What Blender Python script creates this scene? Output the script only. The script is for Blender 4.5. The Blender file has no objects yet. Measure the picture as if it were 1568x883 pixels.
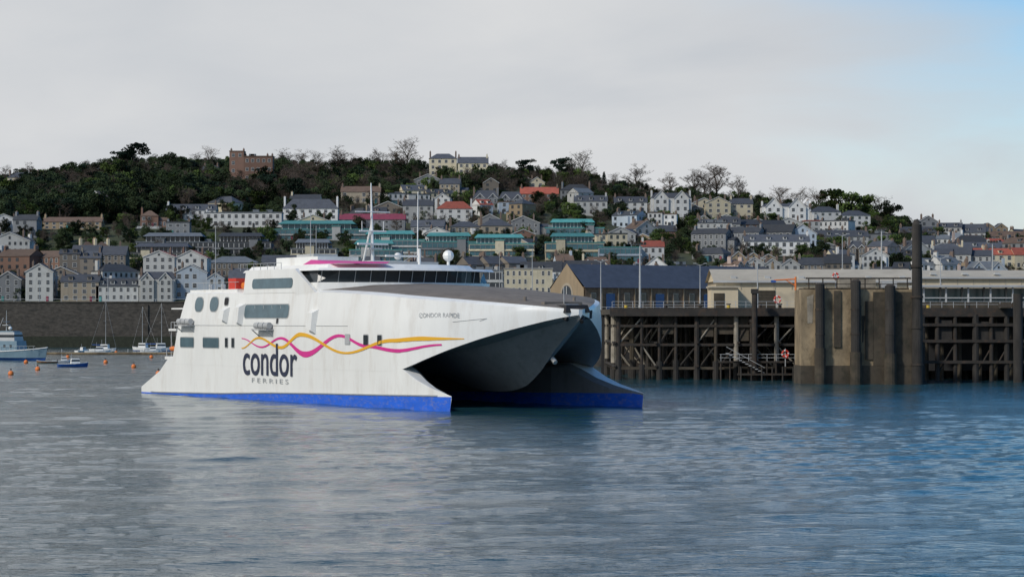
import bpy, math, random
import numpy as np
from mathutils import Vector, Matrix, noise
random.seed(7)
R=random.random
U=random.uniform
scene=bpy.context.scene
scene.view_settings.view_transform='Standard'
scene.view_settings.look='None'
scene.view_settings.exposure=0

# ------------------------------------------------------------------ camera
CAMH=10.4; F=3750.0
cam=bpy.data.cameras.new("camera"); co=bpy.data.objects.new("camera",cam)
scene.collection.objects.link(co); scene.camera=co
co.location=(0,0,CAMH); co.rotation_euler=(math.radians(90.74),0,0)
cam.lens=86.1; cam.sensor_width=36; cam.clip_end=30000; cam.clip_start=1

# ------------------------------------------------------------------ materials
def newmat(name):
    m=bpy.data.materials.new(name); m.use_nodes=True
    nt=m.node_tree; b=nt.nodes['Principled BSDF']
    return m,nt,b
def mat(name,col,rough=0.7,var=0.15,scale=0.6,dirt=None,dirtamt=0.3,stretch=(1,1,1),bump=0.0,metal=0.0,objvar=0.0,spec=0.5,d2=None):
    m,nt,b=newmat(name)
    N=nt.nodes; L=nt.links
    tc=N.new('ShaderNodeTexCoord'); mp=N.new('ShaderNodeMapping'); mp.inputs['Scale'].default_value=stretch
    L.new(tc.outputs['Object'],mp.inputs['Vector'])
    nz=N.new('ShaderNodeTexNoise'); nz.inputs['Scale'].default_value=scale; nz.inputs['Detail'].default_value=6
    nz.inputs['Roughness'].default_value=0.65
    L.new(mp.outputs[0],nz.inputs['Vector'])
    cr=N.new('ShaderNodeValToRGB')
    lo=[max(0,c*(1-var)) for c in col]; hi=[min(1,c*(1+var)) for c in col]
    cr.color_ramp.elements[0].position=0.3; cr.color_ramp.elements[1].position=0.7
    cr.color_ramp.elements[0].color=(*lo,1); cr.color_ramp.elements[1].color=(*hi,1)
    L.new(nz.outputs['Fac'],cr.inputs['Fac'])
    out=cr.outputs['Color']
    if dirt:
        n2=N.new('ShaderNodeTexNoise'); n2.inputs['Scale'].default_value=scale*(d2 or 2.3); n2.inputs['Detail'].default_value=8
        n2.inputs['Roughness'].default_value=0.7
        L.new(mp.outputs[0],n2.inputs['Vector'])
        r2=N.new('ShaderNodeMapRange'); r2.inputs['From Min'].default_value=0.5; r2.inputs['From Max'].default_value=0.75
        r2.inputs['To Max'].default_value=dirtamt
        L.new(n2.outputs['Fac'],r2.inputs['Value'])
        mx=N.new('ShaderNodeMixRGB'); mx.inputs['Color2'].default_value=(*dirt,1)
        L.new(r2.outputs[0],mx.inputs['Fac']); L.new(out,mx.inputs['Color1']); out=mx.outputs[0]
    if objvar:
        oi=N.new('ShaderNodeObjectInfo'); mr=N.new('ShaderNodeMapRange')
        mr.inputs['To Min'].default_value=1-objvar; mr.inputs['To Max'].default_value=1+objvar
        L.new(oi.outputs['Random'],mr.inputs['Value'])
        hs=N.new('ShaderNodeHueSaturation'); L.new(mr.outputs[0],hs.inputs['Value']); L.new(out,hs.inputs['Color']); out=hs.outputs[0]
    L.new(out,b.inputs['Base Color'])
    b.inputs['Roughness'].default_value=rough; b.inputs['Metallic'].default_value=metal
    b.inputs['Specular IOR Level'].default_value=spec
    if bump:
        bp=N.new('ShaderNodeBump'); bp.inputs['Strength'].default_value=bump; bp.inputs['Distance'].default_value=0.1
        L.new(nz.outputs['Fac'],bp.inputs['Height']); L.new(bp.outputs[0],b.inputs['Normal'])
    return m

WALLS={k:mat("wall_"+k,c,0.85,0.12,0.25,(0.10,0.095,0.08),0.4,(1,1,0.4),objvar=0.2) for k,c in dict(
 white=(.63,.63,.61),cream=(.56,.50,.36),grey=(.20,.21,.22),stone=(.19,.165,.135),beige=(.34,.29,.22),
 blue=(.38,.44,.50),brick=(.19,.11,.08),pink=(.44,.35,.31),pale=(.43,.435,.42),tan=(.29,.22,.14)).items()}
ROOFS={k:mat("roof_"+k,c,0.7,0.2,0.5,(0.10,0.095,0.07),0.4,objvar=0.25) for k,c in dict(
 slate=(.068,.075,.09),dark=(.042,.046,.053),red=(.32,.08,.05),brown=(.13,.085,.06),teal=(.07,.27,.26),
 lead=(.15,.17,.19),magenta=(.22,.04,.07),pale=(.33,.32,.30)).items()}
M_glass=mat("window_glass",(.035,.042,.05),0.15,0.4,0.3,objvar=0.3)
M_tealglass=mat("teal_glass",(.045,.125,.15),0.15,0.4,0.2)
M_frame=mat("window_frame_white",(.55,.55,.53),0.6,0.05)
M_chim=mat("chimney_brick",(.17,.125,.10),0.9,0.3,1.0)
M_pot=mat("chimney_pot",(.27,.18,.12),0.9,0.2)

# ------------------------------------------------------------------ mesh builder
class MB:
    def __init__(s): s.v=[];s.f=[];s.m=[];s.mats=[]
    def mi(s,m):
        if m not in s.mats: s.mats.append(m)
        return s.mats.index(m)
    def add(s,vs,fs,m):
        o=len(s.v); s.v+= [tuple(v) for v in vs]; k=s.mi(m)
        for f in fs: s.f.append([i+o for i in f]); s.m.append(k)
    def quad(s,a,b,c,d,m): s.add([a,b,c,d],[(0,1,2,3)],m)
    def box(s,x0,x1,y0,y1,z0,z1,m,rot=0,piv=None,taper=0):
        t=taper
        vs=[(x0,y0,z0),(x1,y0,z0),(x1,y1,z0),(x0,y1,z0),(x0+t,y0+t,z1),(x1-t,y0+t,z1),(x1-t,y1-t,z1),(x0+t,y1-t,z1)]
        if rot:
            px,py=piv or ((x0+x1)/2,(y0+y1)/2); c,sn=math.cos(rot),math.sin(rot)
            vs=[(px+(x-px)*c-(y-py)*sn,py+(x-px)*sn+(y-py)*c,z) for x,y,z in vs]
        s.add(vs,[(3,2,1,0),(4,5,6,7),(0,1,5,4),(1,2,6,5),(2,3,7,6),(3,0,4,7)],m)
    def cyl(s,p0,p1,r0,m,r1=None,n=8,cap=True):
        r1=r0 if r1 is None else r1
        p0=Vector(p0);p1=Vector(p1);d=(p1-p0)
        if d.length<1e-6:return
        d.normalize(); a=d.orthogonal().normalized(); b=d.cross(a)
        vs=[]
        for p,r in((p0,r0),(p1,r1)):
            for i in range(n):
                t=2*math.pi*i/n; vs.append(p+a*math.cos(t)*r+b*math.sin(t)*r)
        fs=[(i,(i+1)%n,n+(i+1)%n,n+i) for i in range(n)]
        if cap: fs+=[tuple(range(n-1,-1,-1)),tuple(range(n,2*n))]
        s.add(vs,fs,m)
    def sphere(s,c,r,m,sx=1,sy=1,sz=1,n=10,k=6):
        vs=[];fs=[]
        for j in range(k+1):
            ph=math.pi*j/k
            for i in range(n):
                t=2*math.pi*i/n
                vs.append((c[0]+r*sx*math.sin(ph)*math.cos(t),c[1]+r*sy*math.sin(ph)*math.sin(t),c[2]+r*sz*math.cos(ph)))
        for j in range(k):
            for i in range(n): fs.append((j*n+i,(j+1)*n+i,(j+1)*n+(i+1)%n,j*n+(i+1)%n))
        s.add(vs,fs,m)
    def obj(s,name,loc=(0,0,0),rz=0,parent=None,smooth=False,scale=None):
        me=bpy.data.meshes.new(name); me.from_pydata(s.v,[],s.f)
        for m in s.mats: me.materials.append(m)
        me.polygons.foreach_set('material_index',s.m)
        if smooth: me.polygons.foreach_set('use_smooth',[True]*len(s.f))
        me.update()
        o=bpy.data.objects.new(name,me); scene.collection.objects.link(o)
        o.location=loc; o.rotation_euler=(0,0,rz)
        if scale: o.scale=scale
        if parent: o.parent=parent
        return o

# ------------------------------------------------------------------ terrain
RPX=[-400,0,100,200,330,440,620,800,900,1000,1140,1200,1370,1400,1568,2000]
RPY=[300,284,277,258,262,262,262,274,278,296,312,322,342,360,374,400]
def terr(X,Y):
    px=784+F*X/1500.0
    rz=10.4+0.4*(490-np.interp(px,RPX,RPY))
    t=min(max((Y-1000)/500.0,0),1.0)
    f=t*(1.12-0.12*t)
    z=17+(rz-17)*f
    if t>0: z+=noise.noise(Vector((X*0.012,Y*0.012,0)))*5*min(1,t*5)*(1-t)*1.5
    if Y>1650: z-= (Y-1650)*0.12
    return max(z,-3)
def ground(px,py):
    d=985.0
    while d<1620:
        X=(px-784)/F*d; z=terr(X,d)
        if 490-(z-CAMH)*F/d<=py: return X,d,z
        d+=2
    return X,d,z
m_hill=mat("hillside_grass_scrub",(.045,.055,.024),0.95,0.5,0.05,(.07,.055,.038),0.8,d2=3.3)
nx,ny=150,110
vs=[];fs=[]
xs=np.linspace(-1500,1500,nx); ys=np.concatenate([np.linspace(941,1700,80),np.linspace(1750,6000,30)])
for y in ys:
    for x in xs: vs.append((x,y,terr(x,y)))
for j in range(ny-1):
    for i in range(nx-1): fs.append((j*nx+i,j*nx+i+1,(j+1)*nx+i+1,(j+1)*nx+i))
g=MB(); g.add(vs,fs,m_hill); g.obj("hill_terrain",smooth=True)

# ------------------------------------------------------------------ water (real waves)
m,nt,b=newmat("harbour_water"); N=nt.nodes; L=nt.links
b.inputs['Base Color'].default_value=(.015,.062,.08,1); b.inputs['Roughness'].default_value=0.06; b.inputs['IOR'].default_value=1.33
tc=N.new('ShaderNodeTexCoord')
def rip(sc,st):
    mp=N.new('ShaderNodeMapping'); mp.inputs['Scale'].default_value=st; L.new(tc.outputs['Object'],mp.inputs['Vector'])
    a=N.new('ShaderNodeTexNoise'); a.inputs['Scale'].default_value=sc; a.inputs['Detail'].default_value=4; a.inputs['Roughness'].default_value=.6; L.new(mp.outputs[0],a.inputs['Vector']); return a
a=rip(2.0,(.42,1,1)); e=rip(.03,(.5,1,1))
mr=N.new('ShaderNodeMapRange'); mr.inputs['From Min'].default_value=.35; mr.inputs['From Max'].default_value=.62; mr.inputs['To Min'].default_value=.4; mr.inputs['To Max'].default_value=1.0
L.new(e.outputs['Fac'],mr.inputs['Value'])
b1=N.new('ShaderNodeBump'); b1.inputs['Distance'].default_value=0.17; L.new(mr.outputs[0],b1.inputs['Strength']); L.new(a.outputs['Fac'],b1.inputs['Height'])
L.new(b1.outputs[0],b.inputs['Normal'])
ys=[-600,-100,30,60]; y=80.0
while y<1000: ys.append(y); y+=max(.19,y*.0026)
ys+= [1100,1300,1700,2500,5000,14000]
ys=np.array(ys); us=np.linspace(-.27,.27,820)
Yg=np.repeat(ys[:,None],len(us)+4,1)
Xc=us[None,:]*np.clip(ys,80,5000)[:,None]
side=np.ones((len(ys),1))
Xg=np.concatenate([-9000*side,-600*side,Xc,600*side,9000*side],1)
Xg[:,1]=np.minimum(-600,Xc[:,0]-50); Xg[:,-2]=np.maximum(600,Xc[:,-1]+50)
rng=np.random.default_rng(3)
Zg=np.zeros_like(Xg)
lam=np.geomspace(.7,13,54)
dyv=np.gradient(ys)[:,None]
patch=0.62+.38*np.sin(Xg*.021+1.3*np.sin(Yg*.013))*np.sin(Yg*.031+1.1*np.sin(Xg*.017)+.7)
for l in lam:
    th=math.pi/2+rng.normal()*.42+.18; k=2*math.pi/l; ph=rng.random()*6.28
    sl_=.021*(1.9 if l<2.6 else .85 if l<6 else .5)
    att=np.clip((l/dyv-2.2)/2,0,1)
    Zg+=sl_/k*np.sin(k*(Xg*math.cos(th)+Yg*math.sin(th))+ph+1.4*np.sin(Xg*.11/l+Yg*.05/l+ph))*att*(patch if l<5 else 1)
Zg[:,:3]=0; Zg[:,-3:]=0; Zg[:5]=0; Zg[-7:]=0
nr,nc=Xg.shape
V=np.stack([Xg,Yg,Zg],-1).reshape(-1,3)
idx=np.arange(nr*nc).reshape(nr,nc)
Q=np.stack([idx[:-1,:-1],idx[:-1,1:],idx[1:,1:],idx[1:,:-1]],-1).reshape(-1,4)
me=bpy.data.meshes.new("sea_water"); me.vertices.add(len(V)); me.vertices.foreach_set('co',V.ravel())
me.loops.add(Q.size); me.loops.foreach_set('vertex_index',Q.ravel()); me.polygons.add(len(Q))
me.polygons.foreach_set('loop_start',np.arange(0,Q.size,4)); me.polygons.foreach_set('loop_total',np.full(len(Q),4)); me.polygons.foreach_set('use_smooth',np.ones(len(Q),bool))
me.update(); me.validate(); me.materials.append(m)
wo=bpy.data.objects.new("sea_water",me); scene.collection.objects.link(wo)

# ------------------------------------------------------------------ world
wd=bpy.data.worlds.new("World"); scene.world=wd; wd.use_nodes=True
nt=wd.node_tree; N=nt.nodes; L=nt.links; N.clear()
out=N.new('ShaderNodeOutputWorld'); sky=N.new('ShaderNodeTexSky'); sky.sky_type='NISHITA'; sky.sun_disc=False
SE=math.radians(38); sx,sy=-0.72,-0.69
sky.sun_elevation=SE; sky.sun_rotation=math.atan2(sx,sy); sky.ozone_density=4.0; sky.dust_density=.1; sky.air_density=1.0
hs=N.new('ShaderNodeHueSaturation'); hs.inputs['Saturation'].default_value=1.4; L.new(sky.outputs[0],hs.inputs['Color'])
bg1=N.new('ShaderNodeBackground'); bg1.inputs['Strength'].default_value=0.12; L.new(hs.outputs[0],bg1.inputs['Color'])
bg2=N.new('ShaderNodeBackground'); bg2.inputs['Strength'].default_value=1.0
tc=N.new('ShaderNodeTexCoord')
mp=N.new('ShaderNodeMapping'); mp.inputs['Scale'].default_value=(1,1,3.0); mp.inputs['Rotation'].default_value=(0,.25,0); L.new(tc.outputs['Generated'],mp.inputs['Vector'])
n1=N.new('ShaderNodeTexNoise'); n1.inputs['Scale'].default_value=5; n1.inputs['Detail'].default_value=7; n1.inputs['Roughness'].default_value=.52; n1.inputs['Distortion'].default_value=.4; L.new(mp.outputs[0],n1.inputs['Vector'])
cr=N.new('ShaderNodeValToRGB'); cr.color_ramp.elements[0].position=.3; cr.color_ramp.elements[1].position=.75
cr.color_ramp.elements[0].color=(.555,.585,.625,1); cr.color_ramp.elements[1].color=(.72,.725,.73,1)
L.new(n1.outputs['Fac'],cr.inputs['Fac']); L.new(cr.outputs[0],bg2.inputs['Color'])
sp=N.new('ShaderNodeSeparateXYZ'); L.new(tc.outputs['Generated'],sp.inputs[0])
def math_(op,a_,b_):
    n=N.new('ShaderNodeMath'); n.operation=op
    for i,q in enumerate((a_,b_)):
        if isinstance(q,(int,float)): n.inputs[i].default_value=q
        else: L.new(q,n.inputs[i])
    return n.outputs[0]
s1=math_('ADD',sp.outputs['X'],math_('MULTIPLY',sp.outputs['Z'],0.9))
s2=math_('ADD',s1,math_('MULTIPLY',math_('SUBTRACT',n1.outputs['Fac'],0.5),0.28))
mk=N.new('ShaderNodeMapRange'); mk.interpolation_type='SMOOTHSTEP'; mk.inputs['From Min'].default_value=.17; mk.inputs['From Max'].default_value=.36
mk.inputs['To Max'].default_value=0.92
L.new(s2,mk.inputs['Value'])
ms=N.new('ShaderNodeMixShader'); L.new(mk.outputs[0],ms.inputs[0]); L.new(bg2.outputs[0],ms.inputs[1]); L.new(bg1.outputs[0],ms.inputs[2])
L.new(ms.outputs[0],out.inputs[0])
sl=bpy.data.lights.new("sun","SUN"); sl.energy=2.4; sl.angle=math.radians(5); sl.color=(1,.955,.88)
so=bpy.data.objects.new("sun",sl); scene.collection.objects.link(so)
tr=Vector((-sx*math.cos(SE),-sy*math.cos(SE),-math.sin(SE))); so.rotation_euler=tr.to_track_quat('-Z','Y').to_euler(); so.location=(-100,-100,200)

# ------------------------------------------------------------------ houses
def wallwin(g,x0,x1,z0,z1,y,bays,storeys,wf=0.42,hf=0.55,frame=True,glass=M_glass,skip=0):
    bw=(x1-x0)/bays; sh=(z1-z0)/storeys
    for s in range(storeys):
        for i in range(bays):
            if R()<skip: continue
            cx=x0+(i+.5)*bw; ww=min(bw*wf/2,.75); cz=z0+(s+.52)*sh; hh=min(sh*hf/2,.85)
            if frame: g.quad((cx-ww-.13,y-.05,cz-hh-.16),(cx+ww+.13,y-.05,cz-hh-.16),(cx+ww+.13,y-.05,cz+hh+.13),(cx-ww-.13,y-.05,cz+hh+.13),M_frame)
            g.quad((cx-ww,y-.09,cz-hh),(cx+ww,y-.09,cz-hh),(cx+ww,y-.09,cz+hh),(cx-ww,y-.09,cz+hh),glass)
            if frame and hh>.6:
                g.box(cx-ww,cx+ww,y-.13,y-.10,cz-.05,cz+.05,M_frame)
def build_house(name,X,Y,Z,w,h,depth,st,bays,roof,wall,rm,rh=None,chim=2,dorm=0,rz=0.0,door=True,modern=False,found=5,extra=False):
    g=MB(); W=WALLS[wall]; Rm=ROOFS[rm]; x0,x1=-w/2,w/2; D=depth
    g.box(x0,x1,0,D,-found,h,W)
    rh=rh or min(w,D)*0.33
    o=.35
    if roof=='eaves':
        vs=[(x0-o,-o,h-.1),(x1+o,-o,h-.1),(x1+o,D+o,h-.1),(x0-o,D+o,h-.1),(x0-o,D/2,h+rh),(x1+o,D/2,h+rh)]
        g.add(vs,[(0,1,5,4),(2,3,4,5),(0,3,2,1)],Rm); 
        g.add([(x0,0.0,h),(x0,D,h),(x0,D/2,h+rh-.15),(x1,0,h),(x1,D,h),(x1,D/2,h+rh-.15)],[(0,2,1),(3,4,5)],W)
    elif roof=='hip':
        i=min(w,D)/2*0.9
        vs=[(x0-o,-o,h),(x1+o,-o,h),(x1+o,D+o,h),(x0-o,D+o,h),(x0+i,D/2,h+rh),(x1-i,D/2,h+rh)]
        g.add(vs,[(0,1,5,4),(1,2,5),(2,3,4,5),(3,0,4),(0,3,2,1)],Rm)
    elif roof=='gable':
        vs=[(x0-o,-o,h-.2),(0,-o,h+rh),(x1+o,-o,h-.2),(x0-o,D+o,h-.2),(0,D+o,h+rh),(x1+o,D+o,h-.2)]
        g.add(vs,[(0,1,4,3),(1,2,5,4)],Rm)
        g.add([(x0,0,h),(x1,0,h),(0,0,h+rh-.3)],[(0,1,2)],W)
        g.quad((-.45,-.09,h+rh*.12),(.45,-.09,h+rh*.12),(.45,-.09,h+rh*.45),(-.45,-.09,h+rh*.45),M_glass)
        g.add([(x0-o,-o-.03,h-.2),(x0-o,-o-.03,h-.5),(0,-o-.03,h+rh),(0,-o-.03,h+rh-.3),(x1+o,-o-.03,h-.2),(x1+o,-o-.03,h-.5)],[(0,1,3,2),(2,3,5,4)],M_frame)
    elif roof=='twin':
        q=w/4
        g.box(x0-.2,x1+.2,1.5,D,h,h+.4,Rm)
        vs=[(x0-o,1.4,h),(x1+o,1.4,h),(x1+o,D+o,h),(x0-o,D+o,h),(x0+2,D*.6,h+rh),(x1-2,D*.6,h+rh)]
        g.add(vs,[(0,1,5,4),(1,2,5),(2,3,4,5),(3,0,4)],Rm)
        for c in(-q,q):
            a=q*.72
            g.box(c-a,c+a,-1.2,0.01,-found,h,W)
            g.add([(c-a-.3,-1.6,h-.2),(c,-1.6,h+a*1.1),(c+a+.3,-1.6,h-.2),(c-a-.3,D*.6,h-.2),(c,D*.6,h+a*1.1),(c+a+.3,D*.6,h-.2)],[(0,1,4,3),(1,2,5,4)],Rm)
            g.add([(c-a,-1.2,h),(c+a,-1.2,h),(c,-1.2,h+a)],[(0,1,2)],W)
            g.add([(c-a-.3,-1.63,h-.2),(c-a-.3,-1.63,h-.55),(c,-1.63,h+a*1.1),(c,-1.63,h+a*1.1-.4),(c+a+.3,-1.63,h-.2),(c+a+.3,-1.63,h-.55)],[(0,1,3,2),(2,3,5,4)],M_frame)
            wallwin(g,c-a,c+a,0.3,h,-1.2,2,st)
            g.quad((c-.4,-1.29,h+.2),(c+.4,-1.29,h+.2),(c+.4,-1.29,h+1.3),(c-.4,-1.29,h+1.3),M_glass)
    else:
        g.box(x0-.25,x1+.25,-.25,D+.25,h,h+.45,Rm)
        if w>12:
            for k in range(2):
                c=U(x0+3,x1-3); g.box(c-1.5,c+1.5,D*.4,D*.7,h+.45,h+1.8,ROOFS['lead'])
    if modern:
        for s in range(st):
            z=(s+.25)*h/st
            g.box(x0+.4,x1-.4,-.12,-.03,z,z+h/st*.62,M_tealglass if rm=='teal' else M_glass)
            k=max(4,int(w/2.4))
            for i in range(k+1):
                cx=x0+.4+(w-.8)*i/k; g.box(cx-.12,cx+.12,-.2,-.121,z,z+h/st*.62,M_frame if rm!='teal' else ROOFS['lead'])
            g.box(x0-.2,x1+.2,-.6,-.001,(s)*h/st-.15,(s)*h/st+.12,W)
        if roof=='flat' and w>20:
            g.box(x0+w*.12,x1-w*.2,3,D-2,h+.45,h+2.9,M_tealglass if rm=='teal' else M_glass)
            vs=[(x0+w*.08,1.2,h+2.9),(x1-w*.15,1.2,h+2.9),(x1-w*.15,D,h+2.9),(x0+w*.08,D,h+2.9),(x0+w*.13,D*.5,h+4.8),(x1-w*.2,D*.5,h+4.8)]
            g.add(vs,[(0,1,5,4),(1,2,5),(2,3,4,5),(3,0,4),(0,3,2,1)],Rm)
            for i in range(12):
                cx=x0+w*(.12+.68*i/11); g.box(cx-.15,cx+.15,2.8,2.99,h+.46,h+2.9,M_frame)
            c=x0+w*U(.25,.8); g.box(c-2,c+2,-.9,4,-found,h+1.6,W); g.box(c-2.3,c+2.3,-1.2,4.3,h+1.6,h+2.0,Rm)
    elif roof!='twin':
        wallwin(g,x0+.3,x1-.3,0.2,h,0,bays,st,skip=.06,wf=U(.34,.5),hf=U(.45,.6),frame=R()<.7 or not extra)
    if extra:
        q_=R()
        if q_<.3:
            c=U(x0+1.6,x1-1.6); hb=h*U(.6,.95)
            g.add([(c-1.5,0,-found),(c-.9,-1.1,-found),(c+.9,-1.1,-found),(c+1.5,0,-found),(c-1.5,0,hb),(c-.9,-1.1,hb),(c+.9,-1.1,hb),(c+1.5,0,hb)],[(0,1,5,4),(1,2,6,5),(2,3,7,6),(4,5,6,7)],WALLS['white'] if R()<.5 else W)
            for s in range(max(1,int(hb/2.9))): g.quad((c-.75,-1.15,s*2.9+.8),(c+.75,-1.15,s*2.9+.8),(c+.75,-1.15,s*2.9+2.2),(c-.75,-1.15,s*2.9+2.2),M_glass)
        elif q_<.6:
            sd=1 if R()<.5 else -1; ww=U(2.5,4.5); hh=h*U(.45,.7); xa=x1+.01 if sd>0 else x0-ww-.01
            g.box(xa,xa+ww,1.5,D-1,-found,hh,W); g.add([(xa-.2,1.2,hh),(xa+ww+.2,1.2,hh),(xa+ww+.2,D-.8,hh),(xa-.2,D-.8,hh),(xa-.2,D*.5,hh+1.6),(xa+ww+.2,D*.5,hh+1.6)],[(0,1,5,4),(2,3,4,5),(1,2,5),(3,0,4)],Rm)
            wallwin(g,xa+.3,xa+ww-.3,.2,hh,1.5,2 if ww>3.5 else 1,max(1,int(hh/2.8)))
        elif q_<.8:
            c=U(x0+2,x1-2); g.box(c-1.8,c+1.8,-2.4,-.02,-found,2.3,M_tealglass if R()<.4 else WALLS['pale']); g.box(c-2,c+2,-2.6,-.03,2.3,2.5,Rm)
        if R()<.35: g.box(x0-2,x1+2,-5,-4.7,-found,U(-.5,1.0),WALLS[random.choice(['stone','stone','pale'])])
    if not modern:
        for sx_ in (-1,1):
            for s in range(st):
                for yy in (D*.3,D*.7):
                    if R()<.6:
                        z=(s+.3)*h/st; xx=sx_*(w/2+.06)
                        g.quad((xx,yy-.5,z),(xx,yy+.5,z),(xx,yy+.5,z+1.4),(xx,yy-.5,z+1.4),M_glass)
    if door: 
        dx=U(x0+1,x1-1); g.box(dx-.5,dx+.5,-.2,-.15,0,2.1,ROOFS[random.choice(['dark','magenta','teal'])])
    for i in range(dorm):
        cx=x0+w*(i+.5)/dorm; a=.85; zb=h+rh*.22; yb=D/2*.22-.1
        g.box(cx-a,cx+a,yb,D*.45,zb,zb+1.35,W); g.box(cx-a-.15,cx+a+.15,yb-.2,D*.48,zb+1.351,zb+1.55,Rm)
        g.quad((cx-a*.7,yb-.04,zb+.25),(cx+a*.7,yb-.04,zb+.25),(cx+a*.7,yb-.04,zb+1.2),(cx-a*.7,yb-.04,zb+1.2),M_glass)
    if roof in('eaves','hip','twin','flat'):
        for i in range(chim):
            cx=(x0+.55) if i==0 else (x1-.55) if i==1 else U(x0+1,x1-1)
            zt=h+(rh if roof!='flat' else .5)
            g.box(cx-.45,cx+.45,D/2-1.1,D/2+1.1,h,zt+1.3,M_chim if R()<.5 else W)
            for k in(-.7,0,.7): g.cyl((cx,D/2+k,zt+1.3),(cx,D/2+k,zt+1.85),.16,M_pot,n=6)
    else:
        for i in range(chim):
            sxx=-1 if i==0 else 1
            g.box(sxx*w*.3-.4,sxx*w*.3+.4,D*.4,D*.6,h,h+rh+.9,M_chim)
            g.cyl((sxx*w*.3,D*.5,h+rh+.9),(sxx*w*.3,D*.5,h+rh+1.4),.17,M_pot,n=6)
    return g.obj(name,(X,Y,Z),rz)

foot=[]
def landmark(name,px,py,wpx,hpx,st,bays,roof,wall,rm,depth=10,**k):
    X,d,z=ground(px,py); s=F/d
    w=wpx/s; h=hpx/s
    foot.append((X,d,w/2+1,depth))
    return build_house(name,X,d,z,w,h,depth,st,bays,roof,wall,rm,**k)
LM=[
 ("brick_manor_house",362,280,22,48,4,2,'flat','brick','brown',dict(chim=2)),
 ("brick_manor_house",395,280,44,40,3,5,'flat','brick','brown',dict(chim=3)),
 ("cream_house",34,290,46,18,2,5,'hip','cream','slate',{}),
 ("cream_villa",678,270,42,27,3,4,'hip','cream','slate',{}),
 ("cream_villa",724,276,46,26,3,5,'eaves','cream','slate',dict(rh=4)),
 ("slate_roof_cottage",655,287,42,12,1,3,'gable','grey','slate',{}),
 ("red_roof_house",826,312,58,15,2,6,'eaves','brick','red',dict(rh=4)),
 ("gabled_cottage",822,289,24,10,1,2,'gable','cream','brown',{}),
 ("white_townhouse",905,330,50,22,2,5,'eaves','pale','slate',dict(dorm=3)),
 ("white_townhouse",966,332,50,22,3,4,'eaves','white','slate',dict(dorm=3)),
 ("white_gabled_hotel",1028,337,62,33,3,6,'twin','white','slate',{}),
 ("cream_townhouse",1100,336,38,26,3,3,'gable','cream','slate',{}),
 ("cream_townhouse",1136,336,34,24,3,3,'eaves','cream','slate',{}),
 ("white_gabled_hotel",1203,347,72,30,3,6,'twin','white','slate',dict(rh=2)),
 ("red_roof_house",696,345,54,25,3,4,'hip','white','red',dict(rh=4)),
 ("grey_townhouse",640,343,46,28,3,4,'eaves','pale','slate',{}),
 ("slate_roof_house",475,338,84,18,2,7,'hip','white','slate',dict(rh=5)),
 ("white_hotel",372,348,118,22,2,11,'flat','white','lead',dict(chim=1)),
 ("white_terrace",292,338,76,16,2,8,'eaves','white','slate',dict(dorm=4)),
 ("brown_roof_house",552,312,60,18,2,6,'eaves','beige','brown',{}),
 ("brown_roof_house",110,352,90,12,2,8,'eaves','tan','brown',dict(rh=2.5)),
 ("magenta_roof_building",570,352,100,16,2,9,'eaves','grey','magenta',dict(rh=3)),
 ("glass_office_block",490,368,155,16,2,12,'flat','pale','teal',dict(modern=True,chim=0,depth=18)),
 ("glass_office_block",600,388,100,20,2,12,'flat','pale','teal',dict(modern=True,chim=0,depth=18)),
 ("glass_office_block",690,394,90,22,2,12,'flat','grey','teal',dict(modern=True,chim=0,depth=18)),
 ("glass_office_block",768,404,100,30,3,12,'flat','cream','teal',dict(modern=True,chim=0,depth=18)),
 ("glass_office_block",880,398,90,26,2,12,'flat','cream','teal',dict(modern=True,chim=0,depth=18)),
 ("glass_office_block",950,404,66,24,2,12,'flat','blue','teal',dict(modern=True,chim=0,depth=18)),
 ("glass_office_block",880,362,90,12,1,8,'flat','grey','teal',dict(modern=True,chim=0)),
 ("office_block",268,388,120,16,2,14,'flat','grey','lead',dict(modern=True,chim=0,depth=16)),
 ("office_block",370,392,90,20,2,14,'flat','grey','dark',dict(modern=True,chim=0,depth=16)),
 ("office_block",250,412,110,24,3,9,'flat','cream','slate',dict(modern=True,chim=0,depth=16)),
 ("office_block",480,408,70,26,3,10,'flat','cream','lead',dict(modern=True,chim=0,depth=16)),
 ("office_block",355,425,80,22,2,10,'hip','stone','lead',dict(chim=0,depth=14,rh=3)),
 ("office_block",435,428,70,24,3,8,'eaves','grey','slate',dict(chim=0,depth=14,rh=4)),
 ("office_block",575,412,80,28,3,8,'flat','pale','teal',dict(modern=True,chim=0,depth=14)),
 ("gabled_house",12,462,40,34,3,3,'gable','grey','dark',{}),
 ("gabled_house",60,462,42,46,4,3,'gable','pale','dark',{}),
 ("beige_house",122,463,58,30,3,4,'eaves','beige','slate',dict(dorm=2)),
 ("white_terrace",180,463,66,24,2,6,'eaves','pale','dark',dict(dorm=4)),
 ("gabled_house",240,463,56,34,3,4,'twin','pale','slate',{}),
 ("gabled_house",292,460,50,42,3,4,'gable','blue','slate',{}),
 ("gabled_house",330,462,26,36,3,2,'gable','blue','slate',{}),
 ("stone_warehouse",395,462,90,34,3,9,'eaves','stone','slate',dict(depth=14)),
 ("white_cottage",1000,402,34,24,2,3,'eaves','white','red',dict(rh=3)),
 ("white_terrace",1190,392,100,22,2,9,'eaves','white','slate',dict(dorm=4)),
 ("white_terrace",1270,378,120,16,2,12,'eaves','pale','slate',dict(dorm=5)),
 ("slate_roof_terrace",1480,371,60,14,2,6,'eaves','pale','slate',dict(dorm=3)),
 ("slate_roof_terrace",1545,376,56,14,2,6,'eaves','stone','brown',dict(dorm=2)),
 ("slate_roof_terrace",1410,368,60,12,2,6,'eaves','stone','slate',dict(dorm=2)),
]
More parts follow.
